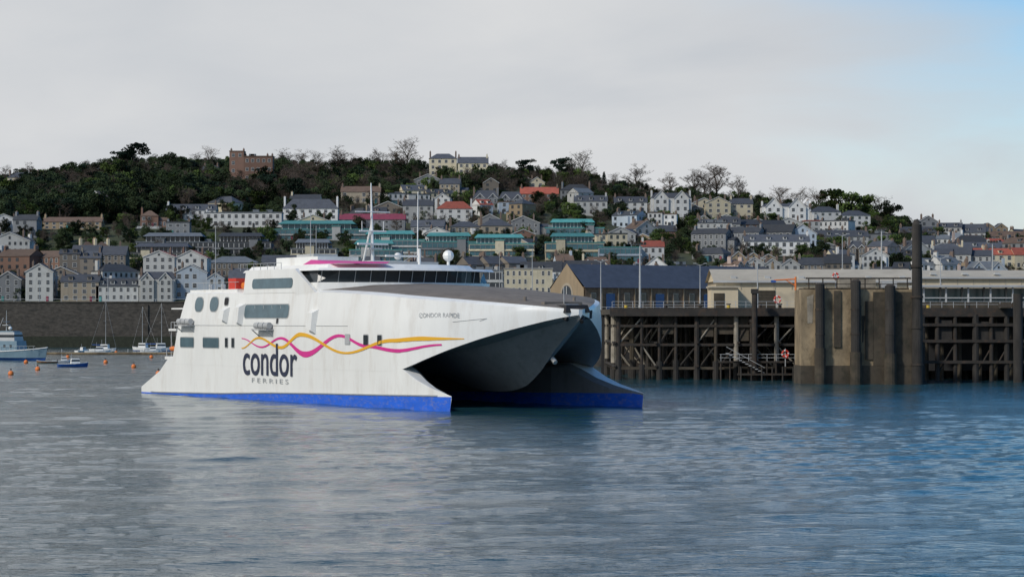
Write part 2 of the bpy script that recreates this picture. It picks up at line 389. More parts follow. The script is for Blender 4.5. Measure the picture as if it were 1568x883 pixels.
for n,px,py,w_,h_,st,b_,rf,wa,rm,k in LM: landmark(n,px,py,w_,h_,st,b_,rf,wa,rm,**k)

TPX=[-100,0,60,150,250,400,520,640,800,900,1000,1200,1400,1568,1700]
TPY=[356,352,356,348,330,318,312,300,298,312,316,334,360,370,372]
sty=None
d=1490.0; cnt=0; trees_pos=[]
names={'white':'white_house','cream':'cream_house','grey':'grey_house','stone':'stone_house','beige':'beige_house','blue':'pale_blue_house','brick':'brick_house','pink':'pink_house','pale':'rendered_house','tan':'sandstone_house'}
while d>1004:
    up=(d-1004)/480
    x=-d*0.235+U(0,8); run=0
    while x<d*0.235:
        if run<=0:
            run=random.choice([1,1,1,1,2,2,3])
            sty=(random.choices(['white','cream','grey','stone','beige','blue','brick','pink','pale','tan'],[5,3,3,3,2,1.6,.9,.8,4,1])[0],
                 random.choices(['slate','dark','red','brown','lead','teal'],[7,4.5,.6,1.6,2,.35])[0],
                 random.choices(['eaves','gable','hip','flat','twin'],[6,3.5,3,1.6,1])[0],U(6.5,18),random.choice([1,2,2,2,3,3,4 if d<1150 else 2]),U(8,12),U(-.8,.8) if R()<.5 else U(-.15,.15),random.choice([0,0,1,2]),U(-10,10))
            gap=U(8,32) if R()<.32+.5*up else (U(1,4) if R()<.4 else 0)
            if gap>6: trees_pos+=[(x+gap*U(.1,.9),d+U(-8,8)) for _ in range(5)]
            x+=gap
        wa,rm,rf,w_,st,dp,rz,dm,dy=sty
        w2=w_*U(.95,1.05); X=x+w2/2; Y=d+dy; z=terr(X,Y)
        px=784+F*X/Y; py=490-(z-CAMH)*F/Y
        ok=True
        lim=np.interp(px,TPX,TPY)
        if py<lim+3: ok=(R()<.05 and py<lim-12 and d<1460); 
        for fx,fy,fw,fd in foot:
            if abs(X-fx)<fw+w2/2 and fy-13<Y<fy+fd+2: ok=False
            if abs(X*fy/Y-fx)<fw+w2*.3 and fy-60<Y<=fy-13:
                zt=z+st*2.9+3; 
                if (zt-CAMH)/Y>(terr(fx,fy)+3-CAMH)/fy: ok=False
        if ok:
            build_house(names[wa],X,Y,z,w2,st*U(2.7,3.1)+U(0,.6),dp,st,max(2,int(w2/U(2.3,4))),rf,wa,rm,dorm=dm if rf=='eaves' else 0,rz=rz,chim=random.choice([0,1,2,2,2]),rh=min(w2,dp)*U(.24,.45),extra=True)
            cnt+=1
        elif py>lim-5 and R()<.5: trees_pos.append((X,Y))
        x+=w2*math.cos(rz)+.05; run-=1
    d-=U(22,32)
print("houses",cnt)

# ------------------------------------------------------------------ trees
def leafmat(name,c,v=.5):
    return mat(name,c,0.9,v,0.35,objvar=.45,spec=.15)
m_ever=leafmat("evergreen_foliage",(.028,.043,.019)); m_green=leafmat("green_foliage",(.06,.09,.024)); m_twig=leafmat("bare_twigs",(.095,.075,.06),.3)
m_pine=leafmat("pine_needles",(.014,.028,.018)); m_bark=mat("tree_bark",(.085,.068,.052),.95,.3,1.5)
def leafcloud(g,c,r,n,m,sz=.55,flat=.7):
    for _ in range(n):
        v=Vector((random.gauss(0,1),random.gauss(0,1),random.gauss(0,1))).normalized()*r*(R()**.4); v.z*=flat
        p=Vector(c)+v
        a=Vector((U(-1,1),U(-1,1),U(-1,1))).normalized(); b_=a.orthogonal().normalized(); q=sz*U(.5,1.2)
        g.add([p+a*q,p+b_*q*.8,p-a*q*.8,p-b_*q],[(0,1,2,3)],m)
def branch(g,p,dr,ln,r,lev,ends):
    # limb with side shoots spaced along it: gives a rounded winter crown
    q=p+dr*ln; g.cyl(p,q,r,m_bark if lev>1 else m_twig,r1=r*.55,n=5 if lev>1 else 3,cap=False)
    if lev==0: ends.append(q); return
    kk={4:7,3:5,2:4,1:3}[lev]
    for i in range(kk):
        t=U(.3,1.0) if lev<4 else .28+.72*i/(kk-1)
        side=Vector((U(-1,1),U(-1,1),0)); 
        if side.length<.1: side=Vector((1,0,0))
        side.normalize()
        if lev==4: side=Vector((math.cos(i*2.4),math.sin(i*2.4),0)); out_=1.25*(1-.75*t)+.12
        else: out_=U(.45,.9)
        nd=(dr*(.55 if lev<4 else .45+.5*t)+side*out_+Vector((0,0,U(.0,.3)))).normalized()
        branch(g,p+dr*ln*t,nd,ln*(U(.5,.66) if lev==4 else U(.48,.68)),r*.5,lev-1,ends)
def tree_mesh(kind,seed):
    random.seed(seed); g=MB(); ends=[]
    if kind=='bare':
        branch(g,Vector((0,0,-1)),Vector((U(-.06,.06),U(-.06,.06),1)).normalized(),9.5,.42,4,ends)
        for e_ in ends:
            for _ in range(5):
                dv=Vector((U(-1,1),U(-1,1),U(-.3,1))).normalized()*U(.6,1.3); sd=dv.orthogonal().normalized()*.045
                g.add([e_-sd,e_+sd,e_+dv],[(0,1,2)],m_twig)
    elif kind=='pine':
        g.cyl((0,0,-1),(.4,.2,9),.5,m_bark,r1=.25)
        for i in range(14):
            a=U(0,6.28); rr=U(1,5.5); z=U(6.5,13)-rr*.35
            g.cyl((.3,.2,U(5,8)),(rr*math.cos(a),rr*math.sin(a),z),.15,m_bark,r1=.06,n=5)
            leafcloud(g,(rr*math.cos(a),rr*math.sin(a),z),U(1.6,2.6),110,m_pine,.42,.45)
    else:
        mm={'ever':m_ever,'green':m_green,'conifer':m_pine}[kind]
        g.cyl((0,0,-1),(0,0,5),.45,m_bark,r1=.25)
        if kind=='conifer':
            g.cyl((0,0,3),(0,0,15),.25,m_bark,r1=.05)
            for i in range(26):
                z=2+i*.5; rr=3.3*(1-(z-2)/14)+.3; a=i*2.4
                leafcloud(g,(rr*.6*math.cos(a),rr*.6*math.sin(a),z),rr*.6+.3,50,mm,.4,.5)
        else:
            for i in range(26):
                a=U(0,6.28); rr=5*R()**.6; z=U(2.5,10.5)-rr*.3
                g.cyl((0,0,U(2,5)),(rr*math.cos(a),rr*math.sin(a),z),.13,m_bark,r1=.05,n=4)
                leafcloud(g,(rr*math.cos(a),rr*math.sin(a),z),U(1.2,2.4),85,mm,.42,.75)
    zm=max(v[2] for v in g.v); print(kind,round(zm,1),len(g.f))
    o=g.obj("proto_"+kind); me=o.data; bpy.data.objects.remove(o); me["height"]=zm; return me
TM={k:[tree_mesh(k,s*13+len(k)) for s in range(4)] for k in('bare','pine','ever','green','conifer')}
random.seed(99)
wood=bpy.data.collections.new("hillside_woodland")
def put_tree(kind,X,Y,s,coll=None,name=None,z=None,wide=1.0):
    me=random.choice(TM[kind]); o=bpy.data.objects.new(name or "tree",me)
    (coll or scene.collection).objects.link(o); s=s*12.5/me["height"]
    o.location=(X,Y,terr(X,Y)-.3 if z is None else z); o.scale=(s*wide,s*wide,s*U(.9,1.1)); o.rotation_euler=(0,0,U(0,6.28))
nt_=0
for _ in range(5200):
    Y=U(1010,1525); X=U(-.235,.235)*Y; z=terr(X,Y); px=784+F*X/Y; py=490-(z-CAMH)*F/Y
    lim=np.interp(px,TPX,TPY)
    if py>lim+2:
        if R()>.26: continue
        if any(abs(X-fx)<fw+3 and fy-5<Y<fy+fd+4 for fx,fy,fw,fd in foot): continue
        put_tree(random.choice(['bare','green','ever','bare','ever']),X,Y,U(.35,.65),wood); nt_+=1; continue
    bad=False
    for fx,fy,fw,fd in foot:
        if abs(X*fy/Y-fx)<fw+5 and fy-50<Y<fy+fd+6: bad=True
    if bad: continue
    if px>1390: 
        if R()<.35: put_tree('bare',X,Y,U(.3,.45),wood)
        continue
    nz_=noise.noise(Vector((X*.018,Y*.01,3)))
    if px<360: k=random.choices(['ever','pine','bare','green','conifer'],[5+8*max(0,nz_),1.2,4 if nz_<0 else 1.5,.8,.5])[0]
    elif 1190<px<1385: k=random.choices(['green','ever','bare'],[2,1,3])[0]
    else: k=random.choices(['ever','bare','pine','green'],[2.5+7*max(0,nz_),6.5,.3,.6])[0]
    s=U(.7,1.2)*(0.64 if px>900 else 1)
    if Y>1420: s*=.72
    put_tree(k,X,Y,s,wood); nt_+=1
for X,Y in trees_pos: put_tree(random.choice(['bare','ever','green','bare','ever']),X,Y,U(.35,.72),wood)
inst=bpy.data.objects.new("hillside_woodland",None); inst.instance_type='COLLECTION'; inst.instance_collection=wood; scene.collection.objects.link(inst)
print("trees",nt_,len(trees_pos))
def skytree(name,kind,px,pytop,d=1490,wide=1.0):
    X=(px-784)/F*d; z=terr(X,d); H=CAMH+(490-pytop)*d/F-z
    me=random.choice(TM[kind])
    s=max(.35,H/me["height"]); o=bpy.data.objects.new(name,me); scene.collection.objects.link(o)
    o.location=(X,d,z-.3); o.scale=(s*wide,s*wide,s); o.rotation_euler=(0,0,U(0,6.28))
for a in [("pine_tree",'pine',205,217,1490,1.2),("pine_tree",'pine',185,230),("holm_oak_tree",'ever',258,232,1490,1.5),("holm_oak_tree",'ever',232,238,1490,1.2),("holm_oak_tree",'ever',160,242,1490,1.3),("holm_oak_tree",'ever',112,246,1490,1.3),("holm_oak_tree",'ever',332,238,1490,1.3),("bare_tree",'bare',322,220),
  ("bare_tree",'bare',436,224,1490,1.2),("bare_tree",'bare',460,226,1490,1.2),("bare_tree",'bare',487,228,1490,1.2),("bare_tree",'bare',518,220,1490,1.3),("bare_tree",'bare',545,232,1490,1.2),("bare_tree",'bare',578,224,1490,1.2),("bare_tree",'bare',622,206,1490,1.1),("bare_tree",'bare',606,222),("bare_tree",'bare',45,246),("bare_tree",'bare',5,250),("bare_tree",'bare',80,252),("bare_tree",'bare',130,242),("bare_tree",'bare',300,230),
  ("pine_tree",'pine',803,242),("pine_tree",'pine',858,240),("bare_tree",'bare',890,226,1490,1.1),("bare_tree",'bare',875,240,1490,1.1),("bare_tree",'bare',975,248,1490,1.2),("bare_tree",'bare',1025,262,1490,1.2),("bare_tree",'bare',1062,256,1490,1.1),("bare_tree",'bare',1098,246,1490,1.2),("bare_tree",'bare',1080,256,1490,1.2),("bare_tree",'bare',1130,266,1490,1.2),
  ("bare_tree",'bare',1195,281,1490,1.2),("bare_tree",'bare',1225,284,1490,1.2),("bare_tree",'bare',1250,284,1490,1.2),("green_tree",'green',1278,287,1490,1.1),("green_tree",'green',1300,292,1480,1.1),("green_tree",'green',1325,296,1490,1.1),("bare_tree",'bare',1345,294,1500,1.3),("holm_oak_tree",'ever',1362,306,1480,1.0),("bare_tree",'bare',768,242,1490,1.2),("conifer_tree",'conifer',925,262),("bare_tree",'bare',940,262,1490,1.2),("bare_tree",'bare',1165,290,1490,1.2)]:
    skytree(*a)
# ------------------------------------------------------------------ quay wall
m_quay=mat("quay_granite",(.066,.058,.048),.9,.6,.5,(.018,.02,.017),.85,(1,1,2.2),bump=.5,d2=.3)
m_conc=mat("weathered_concrete",(.27,.205,.125),.9,.5,.28,(.045,.036,.022),.95,(1,1,.6),bump=.5,d2=1.9)
m_rail=mat("painted_rail",(.45,.46,.46),.5,.1)
random.seed(31)
q=MB()
q.box(-1300,1300,934,941.5,-3,17.0,m_quay); q.box(-1300,1300,933.7,935.2,17.003,17.5,m_quay)
x=-320
while x<260:
    ww=U(1,3); q.box(x,x+ww,933.5-U(0,.5),934.01,-2,U(13,16.5),m_quay); x+=U(18,60)
q.box(-320,260,932.6,934.0,-2,4.2,mat("tidal_weed_stone",(.028,.032,.02),.95,.4,.8))
for x in range(-250,240,6): q.box(x-.08,x+.08,934.2,934.36,17.5,18.5,m_rail)
q.box(-250,240,934.2,934.36,18.4,18.5,m_rail)
q.obj("quay_wall")
# ================================================================== FERRY
def ship_paint(name,col,rust=.22,rc=(.35,.26,.17),rough=.35):
    return mat(name,col,rough,.05,.35,rc,rust,(.9,.9,.22),d2=1.5)
m_white=ship_paint("white_hull_paint",(.80,.80,.77),.3); m_blue=mat("blue_boot_topping",(.012,.12,.66),.45,.15,.6,(.34,.30,.24),.5,(1,1,2),d2=2.2)
m_hgrey=mat("hull_grey",(.20,.215,.225),.45,.12,.5,(.09,.09,.09),.5,(1,1,.4)); m_deck=mat("foredeck_nonslip",(.18,.155,.13),.85,.2,.4,(.09,.075,.06),.5)  # hull grey: darker tone for tunnel underside and inner demihull faces
m_sglass=mat("ferry_glass",(.022,.03,.036),.12,.3,.4); m_navy=mat("navy_lettering",(.022,.028,.06),.5,.05)
m_pinkp=mat("magenta_stripe",(.66,.03,.26),.5,.05); m_oran=mat("orange_stripe",(.80,.42,.02),.5,.05); m_opening_shade=mat("dark_opening_shade",(.02,.02,.022),.8,.2)  # near-black of openings, also painted shade under the pier and in the tunnel
m_lgrey=mat("light_grey_paint",(.42,.43,.43),.5,.1); m_winb=mat("tinted_window",(.075,.13,.155),.2,.25,.5); m_red=mat("red_paint",(.62,.05,.03),.5,.1); m_orn=mat("orange_paint",(.75,.20,.04),.5,.1)
TH=math.radians(32)
ferry=bpy.data.objects.new("catamaran_ferry",None); scene.collection.objects.link(ferry)
ferry.location=(4.4,285.3,0); ferry.rotation_euler=(0,0,TH-math.pi/2)
ts=[-6.5,-6,-5.2,-4,-2.5,-1,.5,2,3.5,5,6.5,8,9.5,11,13,15,18,22,28,36,45,55,66,76]
tk=[-6.5,-5.2,-4,-1,2,5,8,11,15,20,28,36,76]
wt=dict(w=[.25,2.0,3.2,6.0,8.5,10.7,12.4,13.5,13.75,13.8,13.8,13.8,13.8],
 zd=[11.5,11.65,11.8,12.15,12.45,12.75,13.0,13.2,13.45,13.7,14.0,14.1,14.3],
 zc=[11.6,11.9,12.15,12.65,13.05,13.4,13.75,14.05,14.35,14.65,15.0,15.2,14.6],
 zl=[11.0,10.65,10.3,9.3,8.2,7.0,5.75,4.6,4.35,4.3,4.3,4.3,4.3],
 az=[10.9,10.4,10.05,9.25,8.4,7.6,7.0,6.6,6.3,6.0,5.3,5.0,5.0],
 zk=[10.6,9.7,8.9,6.9,4.3,2.6,2.0,1.8,1.9,2.5,3.8,4.4,4.4])
def sm(t,key):
    a=np.interp([t-.6,t,t+.6],tk,wt[key]); return float(a[1]) if t<-5 else float(a.mean())
def sect(t):
    w_=sm(t,'w');zd=sm(t,'zd');zc=sm(t,'zc');zl=sm(t,'zl');az=sm(t,'az');zk=sm(t,'zk')
    tum=.5*min(1,max(0,(t+6.5)/20)); wd_=w_-tum
    vz=zk+(az-zk)*.30
    pts=[(0,zc),(wd_*.5,zc-(zc-zd)*.22),(wd_*.93,zd+.12),(wd_,zd-.2),(w_-tum*.35,zl+(zd-zl)*.72),(w_,zl+(zd-zl)*.56),(w_,zl+(zd-zl)*.28),(w_,zl),
         (max(w_-.35,w_*.8),zl+.02),(w_*.70,az),(w_*.48,az-.02),(w_*.27,vz+(az-vz)*.35),(w_*.12,vz),(0,zk)]
    return pts
def build_body():
    g=MB(); secs=[]
    for t in ts:
        h=sect(t); row=[]
        for k,(y,z) in enumerate(h):
            tt=t
            if t==76: tt=76-4.2*max(0,(z-4.3)/10)
            row.append((-tt,-y,z))
        for (x,y,z) in list(row)[-2:0:-1]: row.append((x,-y,z))
        secs.append(row)
    n=len(secs[0]); nh=14
    V=[p for r_ in secs for p in r_]
    groups={}
    for j in range(len(secs)-1):
        for i in range(n):
            i2=(i+1)%n; f=(j*n+i,j*n+i2,(j+1)*n+i2,(j+1)*n+i)
            k=i if i<nh-1 else n-1-i
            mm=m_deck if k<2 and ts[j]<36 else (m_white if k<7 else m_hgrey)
            groups.setdefault(mm.name,(mm,[]))[1].append(f)
    g.v+=V
    for nm,(mm,fl) in groups.items():
        k=g.mi(mm)
        for f in fl: g.f.append(list(f)); g.m.append(k)
    k=g.mi(m_white); g.f.append([i for i in range(n)][::-1]); g.m.append(k)
    g.f.append([(len(secs)-1)*n+i for i in range(n)]); g.m.append(k)
    o=g.obj("hull_upper_body",parent=ferry,smooth=True)
    o.data.set_sharp_from_angle(angle=math.radians(32))
    return o
build_body()
dt=[0,.4,1.5,3,5,8,11,12,13,15,18,22,30,45,60,77,80,83,86.5]
def demi(sgn):
    g=MB(); secs=[]
    for t in dt:
        yo=np.interp(t,[0,3,8,11],[13.32,13.38,13.40,13.42]) if t<11 else min(sm(t,'w'),13.8)-.012
        yi=np.interp(t,[0,.4,3,8,15,25],[13.28,13.15,12.5,11.4,9.9,9.2])
        zt=np.interp(t,[0,2,5,8,11,13,77,80,83,86.5],[1.75,2.15,2.7,3.5,4.62,5.2,5.2,3.3,2.2,.9])
        zb=max(.1,np.interp(t,[0,20,40,60,80],[1.68,1.35,1.08,.5,.15]))
        zb=min(zb,zt-.05)
        secs.append([(-t,sgn*yo,-2),(-t,sgn*yo,0),(-t,sgn*yo,zb),(-t,sgn*yo,zt-.02),(-t,sgn*(yo-.04),zt),(-t,sgn*(yi+(yo-yi)*.3),zt-.12),(-t,sgn*(yi+.03),zt-(.6 if t>3 else .15)),(-t,sgn*yi,min(zb,zt-.3)),(-t,sgn*yi,-2)])
    secs[0]=[(x-.9*(1 if z<0 else .35 if z<.5 else 0),y,z) for x,y,z in secs[0]]
    n=9; V=[p for r_ in secs for p in r_]; g.v+=V
    for j in range(len(secs)-1):
        for i in range(n-1):
            f=[j*n+i,j*n+i+1,(j+1)*n+i+1,(j+1)*n+i]
            if sgn>0: f=f[::-1]
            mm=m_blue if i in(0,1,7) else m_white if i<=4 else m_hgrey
            g.f.append(f); g.m.append(g.mi(mm))
    g.f.append([0+i for i in range(n)]); g.m.append(g.mi(m_white))
    g.f.append([(len(secs)-1)*n+i for i in range(n)]); g.m.append(g.mi(m_white))
    for j in range(3,len(dt)-2):
        a=secs[j];b_=secs[j+1]
        g.cyl((a[2][0],a[2][1]*1.003,a[2][2]+.12),(b_[2][0],b_[2][1]*1.003,b_[2][2]+.12),.09,m_lgrey,n=5)
    g.obj("demihull",parent=ferry,smooth=False)
demi(-1); demi(1)
def xb(g,t0,t1,y0,y1,z0,z1,mm): g.box(-max(t0,t1),-min(t0,t1),y0,y1,z0,z1,mm)
s_=MB()
def prism(g,plan,z0,z1,mm,inset=0,shear=0):
    n=len(plan); cx=sum(p[0] for p in plan)/n
    vs=[(x,y,z0) for x,y in plan]+[(x+(inset if x<cx else -inset)+shear,y*(1-abs(inset)/13),z1) for x,y in plan]
    g.add(vs,[(i,(i+1)%n,n+(i+1)%n,n+i) for i in range(n)]+[tuple(range(n-1,-1,-1)),tuple(range(n,2*n))],mm)
def planp(tf,tb,hw,cv):
    pts=[]
    for y in np.linspace(-hw,hw,13): pts.append((-tf-cv*(abs(y)/hw)**2.2,y))
    pts+= [(-tb,hw),(-tb,-hw)]
    return pts
prism(s_,planp(29,55,12.8,5),13.2,15.15,m_white,.15)
prism(s_,planp(29.5,54,12.5,5),15.15,16.65,m_sglass,-.35)
prism(s_,planp(28.4,55,12.95,5),16.65,16.95,m_white,.25)
prism(s_,planp(31,58,10.8,4),16.95,17.5,m_white,.5)
for y in np.linspace(-12.2,12.2,15):
    tt=29.42+5*(abs(y)/12.5)**2.2
    s_.add([(-tt,y-.05,15.15),(-tt,y+.05,15.15),(-tt+.4,y+.05,16.65),(-tt+.4,y-.05,16.65)],[(0,1,2,3)],m_lgrey)
prism(s_,[(-39,-13.35),(-39,-9),(-57,-9),(-54,-13.35)],13.9,16.95,m_white,.25)
prism(s_,[(-39,13.35),(-39,9),(-57,9),(-54,13.35)],13.9,16.95,m_white,.25)
s_.add([(-39,-13.35,16.9),(-39,-13.35,13.6),(-33,-13.3,13.6),(-39,-12.85,16.9),(-39,-12.85,13.6),(-33,-12.9,13.6)],[(0,1,2),(5,4,3),(0,2,5,3)],m_white)
xb(s_,57,72,-12.8,12.8,14.1,14.55,m_white)
xb(s_,44,56,-7.5,-1.5,17.5,18.7,m_white); xb(s_,46,54,1.5,7,17.5,18.3,m_white); xb(s_,47,52,-6.5,-3,18.7,19.1,m_lgrey)
xb(s_,36,43,-6,6,17.5,17.95,m_lgrey)
s_.add([(-43,-10.2,17.55),(-33,-10.3,17.53),(-30,-5,17.52),(-31,-4,17.75),(-43,-9,18.2)],[(0,1,2,3,4)],m_pinkp)
for t in(60,64,68): s_.cyl((-t,-11.5,14.55),(-t,-11.5,15.3),.35,m_lgrey,n=8)
s_.obj("superstructure",parent=ferry)
w_=MB()
def rr(g,t0,t1,z0,z1,y,mm,rad=.25,n=4):
    x0,x1=-t0,-t1
    if x0>x1:x0,x1=x1,x0
    pts=[]
    for cx,cz,a0 in((x1-rad,z1-rad,0),(x0+rad,z1-rad,90),(x0+rad,z0+rad,180),(x1-rad,z0+rad,270)):
        for k in range(n+1):
            a=math.radians(a0+90*k/n); pts.append((cx+rad*math.cos(a),cz+rad*math.sin(a)))
    vs=[(x,y(x,z) if callable(y) else y,z) for x,z in pts]
    g.add(vs,[tuple(range(len(vs)))[::-1]],mm)
def sidey(off=.05):
    def fn(x,z):
        h=sect(-x); zz=[p[1] for p in h[3:8]][::-1]; yy=[p[0] for p in h[3:8]][::-1]
        return -(float(np.interp(z,zz,yy))+off)
    return fn
for t0,t1,z0,z1,mm,rad in [(53,40.2,10.7,12.4,m_winb,.5),(68.8,66.2,11.6,13.5,m_winb,.9),(64,61.4,11.6,13.5,m_winb,.9),
   (73,68.6,6.7,8.0,m_winb,.2),(65.6,60.6,6.7,8.0,m_winb,.2),(58.6,57.8,6.8,8.0,m_sglass,.1),(56.6,55.8,6.8,8.0,m_sglass,.1),
   (19.9,18.8,7.4,8.6,m_sglass,.15),(16.5,15.5,7.4,8.6,m_sglass,.15),(24.6,23.4,7.5,8.6,m_lgrey,.15),(59.5,58.3,12.4,13.4,m_opening_shade,.3),(43.4,42.9,10.0,10.6,m_opening_shade,.1)]:
    rr(w_,t0+.12,t1-.12,z0-.12,z1+.12,sidey(.03),m_lgrey,rad+.05); rr(w_,t0,t1,z0,z1,sidey(.06),mm,rad)
rr(w_,51.5,39.8,14.5,15.8,lambda x,z:-(13.35-.25*(z-13.9)/3.05*1.05+.05),m_winb,.5)
for t in (42.5,45,47.5,50): w_.box(-t-.05,-t+.05,-13.62,-13.5,10.9,12.3,m_lgrey)
for t,z0,z1 in ((58.8,9.9,12.2),(54.2,9.6,12.6),(33.2,8.6,11.8)):
    w_.add([(-t-1.0,-13.7,z0+.5),(-t+.9,-13.7,z0),(-t+1.2,-13.5,z1),(-t-.7,-13.5,z1),(-t-.8,-14.45,z0+.8),(-t+.6,-14.45,z0+.5),(-t+.8,-14.3,z1-.5),(-t-.5,-14.3,z1-.5)],
      [(4,5,6,7),(0,1,5,4),(1,2,6,5),(2,3,7,6),(3,0,4,7)],m_white)
for t,z in ((70.5,10.1),(46.3,9.6)):
    w_.box(-t-2.2,-t+2.2,-14.9,-13.7,z-.5,z-.35,m_lgrey)
    for k in(-1.4,0,1.4): w_.cyl((-t+k-.6,-14.3,z+.1),(-t+k+.6,-14.3,z+.1),.42,m_lgrey,n=10)
    for k in(-2,2): w_.cyl((-t+k,-14.8,z-.5),(-t+k,-13.8,z-1.3),.07,m_lgrey,n=5)
for a,b_ in ((75,60),(60,40),(40,24)): w_.cyl((-a,-13.82,9.7),(-b_,-13.82,9.7),.04,m_lgrey,n=5)
w_.obj("side_windows_and_fittings",parent=ferry)
def ribbon(pts,th,mm,name,off):
    g=MB(); T=[p[0] for p in pts]; Z=[p[1] for p in pts]; rows=[]
    fn=sidey(off)
    for t in np.arange(T[0],T[-1]-.01,-.3):
        for k in range(len(T)-1):
            if T[k]>=t>=T[k+1]:
                u=(T[k]-t)/(T[k]-T[k+1]); u=(1-math.cos(u*math.pi))/2; z=Z[k]+(Z[k+1]-Z[k])*u; break
        h=np.interp(-t,[-x for x,_ in th],[y for _,y in th])/2
        rows.append(((-t,fn(-t,z-h),z-h),(-t,fn(-t,z+h),z+h)))
    for a,b_ in zip(rows,rows[1:]): g.quad(a[0],b_[0],b_[1],a[1],mm)
    g.obj(name,parent=ferry)
ribbon([(53.5,8.0),(47.6,6.9),(42,8.1),(35.2,6.1),(26,8.5),(19.3,7.3),(12,6.8),(5.6,7.55)],[(53.5,.12),(42,.3),(35.2,.75),(26,.35),(12,.42),(5.6,.2)],m_pinkp,"magenta_wave_stripe",.05)
ribbon([(53.5,6.7),(48.5,8.1),(42,6.9),(36.5,8.6),(24.5,6.4),(13,8.0),(8,8.25),(3.4,8.25)],[(53.5,.15),(36.5,.5),(24.5,.25),(8,.5),(3.4,.1)],m_oran,"orange_wave_stripe",.06)
def text(body,t_left,length,z,height,y,mm,name,thick=.0,rot=0):
    c=bpy.data.curves.new(name,'FONT'); c.body=body; c.offset=thick; o=bpy.data.objects.new(name,c); scene.collection.objects.link(o)
    bpy.context.view_layer.update()
    dx,dy=o.dimensions.x,o.dimensions.y
    dg=bpy.context.evaluated_depsgraph_get(); me=bpy.data.meshes.new_from_object(o.evaluated_get(dg)); bpy.data.objects.remove(o)
    o=bpy.data.objects.new(name,me); scene.collection.objects.link(o); me.materials.clear(); me.materials.append(mm)
    o.parent=ferry; o.scale=(length/dx,height/dy,1); o.rotation_euler=(math.pi/2,0,rot); o.location=(-t_left,y,z)
    return o
text("condor",53.2,15.6,3.3,4.2,-13.90,m_navy,"hull_lettering",.006)
text("F E R R I E S",50.5,10.5,2.3,.6,-13.90,m_lgrey,"hull_lettering_small",0)
xa,xb_=-8.6,-3.9
ya=sidey(.12)(xa,10.9); yb=sidey(.12)(xb_,10.9)
text("CONDOR RAPIDE",8.6,math.hypot(xb_-xa,yb-ya),10.7,.55,ya-.05,m_lgrey,"bow_lettering",.003,math.atan2(yb-ya,xb_-xa))
t_=MB()
t_.cyl((-41,-1,17.2),(-41.5,-1,28.3),.28,m_white,r1=.08); t_.cyl((-41,-3,22),(-41,1,22),.1,m_white); t_.cyl((-41,-3.6,24.5),(-41,1.6,24.5),.07,m_white)
t_.cyl((-44,-1,17.2),(-41.3,-1,23),.14,m_white); 
for y in(-2.6,.6): t_.cyl((-41,y,22),(-41,y,23.3),.05,m_white)
t_.box(-41.2,-40.8,-3.2,1.2,20.2,20.45,m_white); t_.box(-41,-40.2,-2,0,19.6,19.8,m_lgrey)
t_.cyl((-38,4,17.2),(-40.5,5.5,27.3),.09,m_white,r1=.05); t_.cyl((-47,-7,17.2),(-47,-7,24.5),.05,m_lgrey); t_.cyl((-36,-4,17.2),(-36,-4,21),.05,m_lgrey); t_.cyl((-34,2,17),(-34,2,19.6),.2,m_white)
t_.sphere((-36,7.5,18.8),.75,m_white); t_.cyl((-36,7.5,17),(-36,7.5,18.3),.2,m_white)
t_.sphere((-45,5,18.9),.5,m_white)
t_.box(-35,-34.7,-2.5,2.5,18.5,18.75,m_white)
t_.box(-60.2,-57.8,-12.6,-10.6,14.5,16.0,m_red); t_.cyl((-57.4,-11.6,15.0),(-56.3,-11.6,15.0),.5,m_orn)
t_.box(-79,-75,-13.5,13.5,4.9,5.3,m_white); t_.box(-77.5,-75,-13.6,13.6,8.9,9.2,m_white); t_.box(-77,-72.5,-13.4,13.4,11.9,12.1,m_white)
for y in(-13.3,13.3):
    for t in(75.5,77.2,78.8): t_.cyl((-t,y,5.3),(-t,y,8.9 if t<78 else 6.4),.07,m_lgrey,n=5)
    t_.cyl((-78.8,y,6.4),(-75.5,y,6.4),.05,m_lgrey,n=5); t_.cyl((-77.2,y,10.1),(-75,y,10.1),.05,m_lgrey,n=5)
    for t in(75.2,76.2,77.3): t_.cyl((-t,y,9.2),(-t,y,10.1),.05,m_lgrey,n=5)
t_.sphere((-76.6,-13.3,6.4),.6,m_orn,sx=1.6,sy=.7,sz=.6)
t_.box(-77,-50,-9,9,.1,4.4,m_opening_shade)  # dark block added to keep light from passing through the tunnel aft
for y in(-12.6,12.6):
    for t in range(58,72,2): t_.cyl((-t,y,14.5),(-t,y,15.5),.04,m_lgrey,n=4)
    t_.cyl((-72,y,15.5),(-57,y,15.5),.04,m_lgrey,n=4)
for t in range(44,57,2): t_.cyl((-t,-12.8,16.9),(-t,-12.8,17.8),.04,m_lgrey,n=4)
t_.cyl((-56,-12.8,17.8),(-44,-12.8,17.8),.04,m_lgrey,n=4)
t_.obj("masts_and_deck_gear",parent=ferry)
a_=MB()
a_.box(3.2,6.0,-1.7,1.7,11.25,12.15,m_opening_shade,taper=.25); a_.cyl((4.6,-.9,11.9),(4.6,.9,11.9),.35,m_hgrey); a_.cyl((0,-3.4,12.4),(0,-3.4,13.1),.18,m_deck); a_.cyl((0,3.4,12.4),(0,3.4,13.1),.18,m_deck)
a_.box(2.2,2.9,-2.6,2.6,12.2,12.5,m_deck); a_.cyl((4.2,-1.7,11.2),(5.6,-1.2,10.5),.3,m_opening_shade); a_.cyl((5.6,.9,11.0),(6.4,.2,10.2),.25,m_opening_shade)
a_.add([(5.9,.35,11.35),(4.6,2.9,11.55),(4.7,2.75,10.6),(6.1,.4,10.35)],[(0,1,2,3)],m_opening_shade)
a_.cyl((.6,0,5.9),(1.2,0,5.5),.28,m_lgrey)
a_.cyl((3,0,12.3),(3,0,14.2),.05,m_lgrey)
